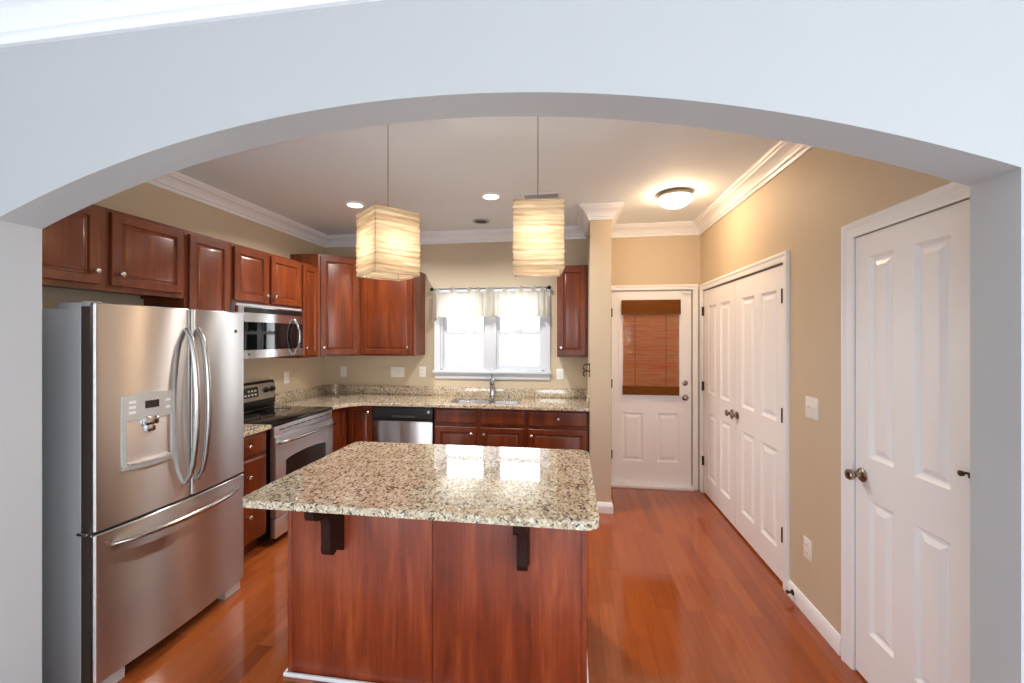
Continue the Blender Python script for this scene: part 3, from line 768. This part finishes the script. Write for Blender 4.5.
# ------------------------------------------------------------------ microwave
MX = -2.475
t = thing('microwave', 'stainless over-the-range microwave with bowed handle under the short cabinet', 'microwave', (MX, 2.722, 1.40), LEFT)
mw = .756
mb = MB(t); mb.box(.004, mw - .004, .02, MX - XL - .003, 1.402, 1.832); obj('body', mb, 'grey_metal', t)
def bow(u, amp=.022): return -amp * (1 - (2 * u / mw - 1) ** 2)
mb = MB(t)   # gently bowed front shell
N = 20
def shell(z0, z1, u0, u1, th, o=0.0, n=N):
    lp = []
    for i in range(n + 1):
        u = u0 + (u1 - u0) * i / n
        lp.append([(u, bow(u) - o, z0), (u, bow(u) - o, z1), (u, bow(u) - o + th, z1), (u, bow(u) - o + th, z0)])
    return lp
mb.loft(shell(1.405, 1.752, 0, mw, .03)); fs = obj('door', mb, 'steel_bright', t)
mb = MB(t); mb.loft(shell(1.752, 1.812, 0, mw, .03)); vg = obj('vent_frame', mb, 'steel_bright', t)
mb = MB(t); mb.loft(shell(1.762, 1.802, .05, mw - .03, .01, .0015)); vv = obj('vent_grille', mb, 'black', vg)
mb = MB(t)
for k in range(26):
    u = .06 + k * .0245
    mb.loft(shell(1.766, 1.798, u, u + .006, .004, .003, 1))
obj('grille_louvre', mb, 'black', vv)
mb = MB(t); mb.loft(shell(1.470, 1.690, .045, .655, .01, .0015)); obj('door_window', mb, 'black_glass', fs)
mb = MB(t); mb.loft(shell(1.470, 1.690, .672, .735, .01, .0015, 4)); cp = obj('control_panel', mb, 'black_glass', t)
mb = MB(t)
for k in range(5):
    for j in range(2): mb.loft(shell(1.49 + k * .028, 1.502 + k * .028, .682 + j * .024, .698 + j * .024, .003, .003, 1))
obj('keypad', mb, 'slot', cp)
hp = []
for i in range(13):
    a = i / 12; z = 1.418 + .31 * a
    hp.append((.600 + .0 * a, bow(.6) - .006 - .052 * math.sin(PI * a) ** .8, z))
mb = MB(t); mb.tube(hp, .0125, 12); obj('handle', mb, 'handle', fs)
mb = MB(t); mb.lathe([(0, 0), (.010, 0), (.010, .002), (0, .0025)], (.095, bow(.095), 1.437), '-Y', 16); obj('badge', mb, 'slot', fs)

# ------------------------------------------------------------------ refrigerator
FX = -2.03; FY0 = 1.468; fw = .812
t = thing('refrigerator', 'stainless french-door refrigerator with ice dispenser and bottom freezer drawer', 'refrigerator', (FX, FY0, 0), LEFT)
mb = MB(t); mb.box(0, fw, .072, FX - XL - .01, .03, 1.698, .006); mb.box(.002, fw - .002, .072, .20, 1.69, 1.724, .006); obj('cabinet', mb, 'grey_metal', t)
mb = MB(t); mb.box(.004, fw - .004, .020, .072, .06, 1.705); obj('gasket', mb, 'gasket', t)
def bulge(u):  return -.026 * (1 - (2 * u / fw - 1) ** 2)
def fdoor(u0, u1, z0, z1, re=.012):
    """contoured door front with rounded vertical edges"""
    lp = []; n = 16
    back = .020
    pts = []
    for i in range(n + 1):
        u = u0 + (u1 - u0) * i / n; pts.append((u, bulge(u)))
    q = [(u0, back)]
    ca = [(re * (1 - math.cos(PI / 2 * k / 5)), re * (1 - math.sin(PI / 2 * k / 5))) for k in range(6)]
    q += [(u0 + a, bulge(u0 + re) + b) for a, b in ca] + [p for p in pts if u0 + re * 1.2 < p[0] < u1 - re * 1.2] + [(u1 - a, bulge(u1 - re) + b) for a, b in ca[::-1]] + [(u1, back)]
    mb = MB(t)
    ins = [(min(max(p[0], u0 + .004), u1 - .004), max(p[1] + (.004 if p[1] < back else 0), -1)) for p in q]
    mb.loft([[(p[0], p[1], z0) for p in ins], [(p[0], p[1], z0 + .004) for p in q], [(p[0], p[1], z1 - .004) for p in q], [(p[0], p[1], z1) for p in ins]])
    return mb
dl = obj('door', fdoor(0, .424, .726, 1.722), 'steel', t, smooth=24)
dr = obj('door', fdoor(.430, fw, .726, 1.722), 'steel', t, smooth=24)
fz = obj('freezer_drawer', fdoor(0, fw, .065, .714), 'steel', t, smooth=24)
def vhandle(u, par):
    b = bulge(u); pts = []
    for i in range(17):
        a = i / 16; z = .805 + (1.615 - .805) * a
        pts.append((u, b - .002 - .066 * math.sin(PI * a) ** .42, z))
    mb = MB(t); mb.tube(pts, [.013 + .003 * math.sin(PI * i / 16) for i in range(17)], 12, up=(1, 0, 0)); return obj('handle', mb, 'handle', par)
vhandle(.394, dl); vhandle(.462, dr)
pts = []
for i in range(17):
    a = i / 16; u = .07 + (fw - .14) * a
    pts.append((u, bulge(u) - .004 - .058 * math.sin(PI * a) ** .5, .648))
mb = MB(t); mb.tube(pts, [.009 + .006 * math.sin(PI * i / 16) for i in range(17)], 12); obj('handle', mb, 'handle', fz)
# dispenser
d0, d1 = .098, .330
def fdp(u, z, o): return (u, bulge(u) - o, z)
def fplate(u0, u1, z0, z1, o0, o1, n=6, arc=0.0):
    lp = []
    for i in range(n + 1):
        u = u0 + (u1 - u0) * i / n; e = arc * math.sin(PI * i / n)
        lp.append([fdp(u, z0 - e, o1), fdp(u, z1 + e, o1), fdp(u, z1 + e, o0), fdp(u, z0 - e, o0)])
    return lp
mb = MB(t)
mb.loft(fplate(d0, d1, 1.188, 1.300, -.002, .008, arc=.010)); mb.loft(fplate(d0, d0 + .016, .972, 1.188, -.002, .008, 2)); mb.loft(fplate(d1 - .012, d1, .972, 1.188, -.002, .008, 2)); mb.loft(fplate(d0, d1, .962, .980, -.002, .012, arc=.006))
ds = obj('dispenser_panel', mb, 'silver_plastic', dl)
mb = MB(t); mb.loft(fplate(d0 + .016, d1 - .012, .980, 1.188, .0005, .0015)); obj('dispenser_recess', mb, 'steel_bright', ds)
mb = MB(t); mb.loft(fplate(.190, .252, 1.232, 1.268, .006, .0095)); obj('display', mb, 'black_glass', ds)
for j in range(3): mb = MB(t); mb.loft(fplate(.122, .150, 1.215 + j * .024, 1.228 + j * .024, .006, .0095, 1)); obj('button', mb, 'button', ds)
for j in range(2): mb = MB(t); mb.loft(fplate(.284, .306, 1.218 + j * .036, 1.230 + j * .036, .006, .0095, 1)); obj('button', mb, 'button', ds)
mb = MB(t); mb.box(.182, .248, bulge(.2) - .022, bulge(.2) + .001, 1.150, 1.194, .008); mb.box(.194, .236, bulge(.2) - .016, bulge(.2) + .001, 1.118, 1.156, .006); obj('nozzle', mb, 'chrome', ds)
mb = MB(t); mb.loft(fplate(d0 + .02, d1 - .016, .980, .988, .001, .026)); obj('drip_tray', mb, 'steel_bright', ds)
mb = MB(t); mb.lathe([(0, 0), (.011, 0), (.011, .002), (0, .003)], (.735, bulge(.735), 1.607), '-Y', 18); obj('badge', mb, 'slot', dr)
for u, w_ in ((.002, .05), (fw - .052, .05)):
    mb = MB(t); mb.box(u, u + w_, .022, .07, 1.706, 1.728, .004); obj('hinge_cover', mb, 'grey_metal', t)
for u in (.02, fw - .13):
    mb = MB(t); mb.solid([[(.012, .0), (.010, .055), (.07, .055), (.07, 0)]], u, u + .11, 'YZ'); obj('foot_cover', mb, 'silver_plastic', t)
mb = MB(t); mb.box(.13, fw - .13, .06, .075, .004, .06); obj('base_grille', mb, 'black', t)
mb = MB(t); mb.box(-.012, .012, .030, .075, .714, .726, .002); obj('hinge', mb, 'chrome', t)

# ------------------------------------------------------------------ island
t = thing('kitchen_island', 'cherry kitchen island with granite top in the middle of the room', 'island', (-.615, 2.0, 0))
IX0, IX1, IY0, IY1 = -1.302, .070, 1.72, 2.345
mb = MB(t, True); mb.box(IX0 + .004, IX1 - .004, IY0 + .004, IY1, .0, .8835); obj('body', mb, 'cherry_island', t)
for a, b in ((IX0 + .020, -.604), (-.600, IX1 - .024)):
    mb = MB(t, True); mb.box(a, b, IY0 - .001, IY0 + .004, .008, .883, .001); obj('veneer_panel', mb, 'cherry_island', t)
for a, b in ((IX0, IX0 + .020), (IX1 - .024, IX1)):
    mb = MB(t, True); mb.box(a, b, IY0 - .005, IY0 + .02, .006, .883, .002); obj('corner_post', mb, 'cherry_island', t)
tp = offset_poly(rrect(-1.341, .107, 1.46, 2.393, .055, 8), 0)
mb = MB(t, True); mb.solid([tp], .884, .914, cham=.004); obj('top', mb, 'granite', t, smooth=30)
mb = MB(t, True); mb.box(IX0 - .014, IX1 + .014, IY0 - .019, IY0 - .006, 0, .018, .004); mb.box(IX0 - .014, IX0 - .001, IY0 - .008, IY1, 0, .018, .004); mb.box(IX1 + .001, IX1 + .014, IY0 - .008, IY1, 0, .018, .004); obj('shoe_moulding', mb, 'trim', t)
def corbel(x0, x1):
    P_ = [(IY0 - .001, .8825), (IY0 - .225, .8825), (IY0 - .225, .846), (IY0 - .216, .828), (IY0 - .196, .818), (IY0 - .165, .814)]
    P_ += [(IY0 - .165 + .050 * math.sin(a), .814 - .055 + .055 * math.cos(a)) for a in [PI / 2 * k / 6 for k in range(1, 7)]]
    P_ += [(IY0 - .112, .685), (IY0 - .116, .655), (IY0 - .106, .632), (IY0 - .086, .622), (IY0 - .066, .628), (IY0 - .056, .642), (IY0 - .040, .622), (IY0 - .020, .608), (IY0 - .001, .602)]
    mb = MB(t, True); mb.solid([P_], x0, x1, 'YZ'); return obj('corbel', mb, 'shaded_espresso', t, smooth=30)
corbel(-1.062, -1.020); corbel(-.212, -.170)
# kitchen side of the island: two doors below two drawers
ri = IX1 - IX0
for k in range(2):
    mb = MB(t, True); mb.M = mb.M @ Matrix.Translation((IX1, IY1, 0)) @ Matrix.Rotation(PI, 4, 'Z')
    mb.panel(.03 + k * .66, .66 + k * .66, .115, .694, [(i, d - .0015) for i, d in DOORP]); obj('door', mb, 'cherry', t, smooth=20)
    mb = MB(t, True); mb.M = mb.M @ Matrix.Translation((IX1, IY1, 0)) @ Matrix.Rotation(PI, 4, 'Z')
    mb.panel(.03 + k * .66, .66 + k * .66, .728, .868, [(0, -.0015), (0, -.013), (.010, -.0195), (.016, -.020)]); obj('drawer', mb, 'cherry', t, smooth=20)

# ------------------------------------------------------------------ pendants
def pendant(label, x, y, rz, ztop=2.202, h=.321, s=.235):
    t = thing('pendant_lamp', label, 'pendant lamp', (x, y, ztop - h), rz, 'paper pendant lamps over the island')
    mb = MB(t); mb.lathe([(0, H - .025), (.05, H - .025), (.06, H - .012), (.06, H - .0005), (0, H - .0005)], (0, 0, 0), 'Z', 24); obj('canopy', mb, 'nickel', t)
    mb = MB(t); mb.tube([(0, 0, H - .02), (0, 0, ztop - .09)], .003, 8); obj('cord', mb, 'nickel', t)
    mb = MB(t); mb.lathe([(0, ztop - .135), (.018, ztop - .135), (.020, ztop - .10), (.012, ztop - .085), (0, ztop - .085)], (0, 0, 0), 'Z', 16); obj('socket', mb, 'white_plastic', t)
    # four crinkled paper faces, one closed thin-walled tube
    rng = random.Random(int(abs(x) * 1000)); rows = 26; loops_o, loops_i = [], []
    amp = [rng.uniform(-.0016, .0016) + (.0018 if j % 2 else -.0018) for j in range(rows + 1)]
    for j in range(rows + 1):
        z = ztop - h + h * j / rows; e = s / 2 + amp[j]
        lo, li = [], []
        for (ax, ay), (bx, by) in (((-1, -1), (1, -1)), ((1, -1), (1, 1)), ((1, 1), (-1, 1)), ((-1, 1), (-1, -1))):
            for k in range(8):
                q = k / 8; px, py = ax + (bx - ax) * q, ay + (by - ay) * q
                w_ = .0012 * math.sin(q * 19 + j * 1.7 + x * 40) if k else 0
                nx, ny = ((ay + by) and 0 or 0), 0
                lo.append((px * e + (w_ if ax == bx else 0) * px, py * e + (w_ if ay == by else 0) * py, z + (.0012 * math.sin(q * 9 + j * 2.3) if k else 0)))
                li.append((lo[-1][0] * (1 - .0012 / e), lo[-1][1] * (1 - .0012 / e), lo[-1][2]))
        loops_o.append(lo); loops_i.append(li)
    mb = MB(t); mb.loft(loops_o, cap0=False, cap1=False)
    obj('shade', mb, 'paper', t, smooth=25)
    mb = MB(t); e = s / 2 - .003
    for z in (ztop - .006, ztop - h + .006):
        c = [(-e, -e, z), (e, -e, z), (e, e, z), (-e, e, z)]
        for i in range(4): mb.tube([c[i], c[(i + 1) % 4]], .0014, 6)
    mb.tube([(-e, 0, ztop - .006), (e, 0, ztop - .006)], .0014, 6); mb.tube([(0, -e, ztop - .006), (0, e, ztop - .006)], .0014, 6)
    for a in (-1, 1):
        for b in (-1, 1): mb.tube([(a * e, b * e, ztop - .006), (a * e, b * e, ztop - h + .006)], .0014, 6)
    obj('wire_frame', mb, 'nickel', t)
    bulb = Nodes('lit_bulb'); bulb.set(Emission_Color=(1.0, .93, .80, 1), Emission_Strength=P_BULB)
    mb = MB(t); mb.lathe([(0, -.075), (.018, -.070), (.030, -.050), (.031, -.035), (.022, -.012), (.014, 0), (0, 0)], (0, 0, ztop - .136), 'Z', 18); obj('bulb', mb, bulb.m, t)
    return t
pendant('rice paper box pendant hung with its corner towards the arch, nearer the refrigerator', -.923, 1.96, math.radians(-40))
pendant('rice paper box pendant hung square to the arch, in front of the window', -.154, 1.96, math.radians(6))

# ------------------------------------------------------------------ ceiling fixtures
def downlight(label, x, y, lit, power=P_RECESSED):
    t = thing('recessed_downlight', label, 'downlight', (x, y, H - .012), 0, 'recessed ceiling downlights')
    mb = MB(t, True); n = 28
    mb.loft([[(x + r_ * math.cos(2 * PI * i / n), y + r_ * math.sin(2 * PI * i / n), z) for i in range(n)] for r_, z in ((.085, H - .0005), (.085, H - .006), (.066, H - .010), (.064, H - .004))], cap0=False, cap1=False)
    obj('trim_ring', mb, 'trim' if lit else 'grey_metal', t)
    mb = MB(t, True); mb.lathe([(0, H - .005), (.064, H - .005), (.064, H - .0025), (0, H - .0025)], (x, y, 0), 'Z', 28); obj('lens', mb, 'lens' if lit else 'slot', t)
    if lit:
        l = bpy.data.lights.new('downlight_lamp', 'AREA'); l.shape = 'DISK'; l.size = .11; l.energy = power; l.color = NEUTRAL_WARM; l.spread = math.radians(150)
        o_ = bpy.data.objects.new('downlight_lamp', l); C.objects.link(o_); o_.location = (0, 0, -.002); o_.parent = t
downlight('lit recessed downlight in the ceiling close to the cherry wall cabinets', -1.876, 3.33, True)
downlight('lit recessed downlight in the ceiling between the two pendants', -.648, 3.289, True)
downlight('dark unlit recessed downlight above the sink', -.887, 3.985, False)

t = thing('ceiling_light', 'glowing white dome light with bronze rim on the ceiling near the back door', 'ceiling light', (.845, 3.44, H - .10))
mb = MB(t, True); mb.lathe([(0, H - .0005), (.125, H - .0005), (.130, H - .012), (.130, H - .038), (.118, H - .042), (0, H - .042)], (.845, 3.44, 0), 'Z', 36); obj('rim', mb, 'antique', t)
mb = MB(t, True); mb.lathe([(.118, H - .042)] + [(.126 * math.cos(a), H - .045 - .070 * math.sin(a)) for a in [PI / 2 * k / 10 for k in range(11)]], (.845, 3.44, 0), 'Z', 36); obj('dome', mb, 'dome', t)

t = thing('ceiling_vent', 'rectangular air vent in the ceiling behind the square-hung pendant', 'vent', (-.235, 3.34, H - .008))
mb = MB(t, True); mb.solid([[(-.40, 3.27), (-.07, 3.27), (-.07, 3.41), (-.40, 3.41)], [(-.375, 3.29), (-.095, 3.29), (-.095, 3.39), (-.375, 3.39)]], H - .008, H - .0005); obj('frame', mb, 'trim', t)
mb = MB(t, True); mb.box(-.375, -.095, 3.29, 3.39, H - .0015, H - .0005); obj('duct', mb, 'slot', t)
mb = MB(t, True)
for k in range(7): mb.box(-.375, -.095, 3.292 + k * .0145, 3.298 + k * .0145, H - .007, H - .001)
obj('louvre', mb, 'silver_plastic', t)

# ------------------------------------------------------------------ switches, outlets, small fittings
def outlet(label, loc, rz, w=.075, h=.118, kind='duplex', n=1):
    t = thing('wall_outlet' if kind == 'duplex' else 'light_switch', label, 'outlet' if kind == 'duplex' else 'light switch', loc, rz, 'white wall plates')
    mb = MB(t); mb.M = Matrix.Identity(4)
    mb.panel(-w / 2, w / 2, -h / 2, h / 2, [(0, -.0003), (0, -.003), (.004, -.0055), (.006, -.006)]); obj('plate', mb, 'white_plastic', t)
    if kind == 'duplex':
        for z in (-.020, .020):
            mb = MB(t); mb.M = Matrix.Identity(4); mb.lathe([(0, 0), (.016, 0), (.016, .002), (0, .002)], (0, -.006, z), '-Y', 16); s_ = obj('socket', mb, 'white_plastic', t)
            mb = MB(t); mb.M = Matrix.Identity(4); mb.box(-.007, -.005, -.0085, -.0079, z - .005, z + .005); mb.box(.005, .007, -.0085, -.0079, z - .005, z + .005); obj('slot', mb, 'slot', s_)
    else:
        for i in range(n):
            u = (i - (n - 1) / 2) * .046
            mb = MB(t); mb.M = Matrix.Identity(4); mb.box(u - .006, u + .006, -.016, -.0055, -.002, .012, .002); obj('toggle', mb, 'white_plastic', t)
    return t
outlet('white outlet on the tan wall between oven and corner', (XL, 3.74, 1.16), LEFT)
outlet('white outlet on the back wall nearest the corner', (-2.615, YB, 1.168), BACK)
outlet('wide white triple switch plate on the back wall above the dishwasher', (-1.953, YB, 1.172), BACK, .165, .118, 'switch', 3)
outlet('white outlet on the back wall just left of the window', (-1.655, YB, 1.178), BACK)
outlet('white outlet on the back wall below the small dark wall cabinet', (-.107, YB, 1.170), BACK)
outlet('white double light switch between the closet and the pantry door', (XR, 2.455, 1.178), RIGHT, .118, .118, 'switch', 2)
outlet('white outlet low on the wall beneath the double light switch', (XR, 2.496, .377), RIGHT)

t = thing('wall_hook', 'black metal hook rack on the stub wall over the worktop end', 'hook', (SX0, 3.78, 1.20))
mb = MB(t, True); mb.box(SX0 - .006, SX0, 3.735, 3.80, 1.205, 1.335, .002); obj('plate', mb, 'dark_iron', t)
for z, dy in ((1.315, 0), (1.255, .012)):
    mb = MB(t, True); mb.tube([(SX0 - .004, 3.765 + dy, z), (SX0 - .03, 3.765 + dy, z + .008), (SX0 - .055, 3.765 + dy, z - .005), (SX0 - .06, 3.765 + dy, z - .03), (SX0 - .045, 3.765 + dy, z - .045)], .006, 8); obj('hook', mb, 'dark_iron', t)

t = thing('glass_tumbler', 'clear glass tumbler standing in the corner of the granite worktop', 'glass', (-2.58, 4.17, .914))
mb = MB(t, True); mb.lathe([(0, .001), (.036, .001), (.040, .01), (.045, .13), (.0425, .13), (.037, .014), (0, .012)], (-2.58, 4.17, .914), 'Z', 24); obj('tumbler', mb, 'glass', t)
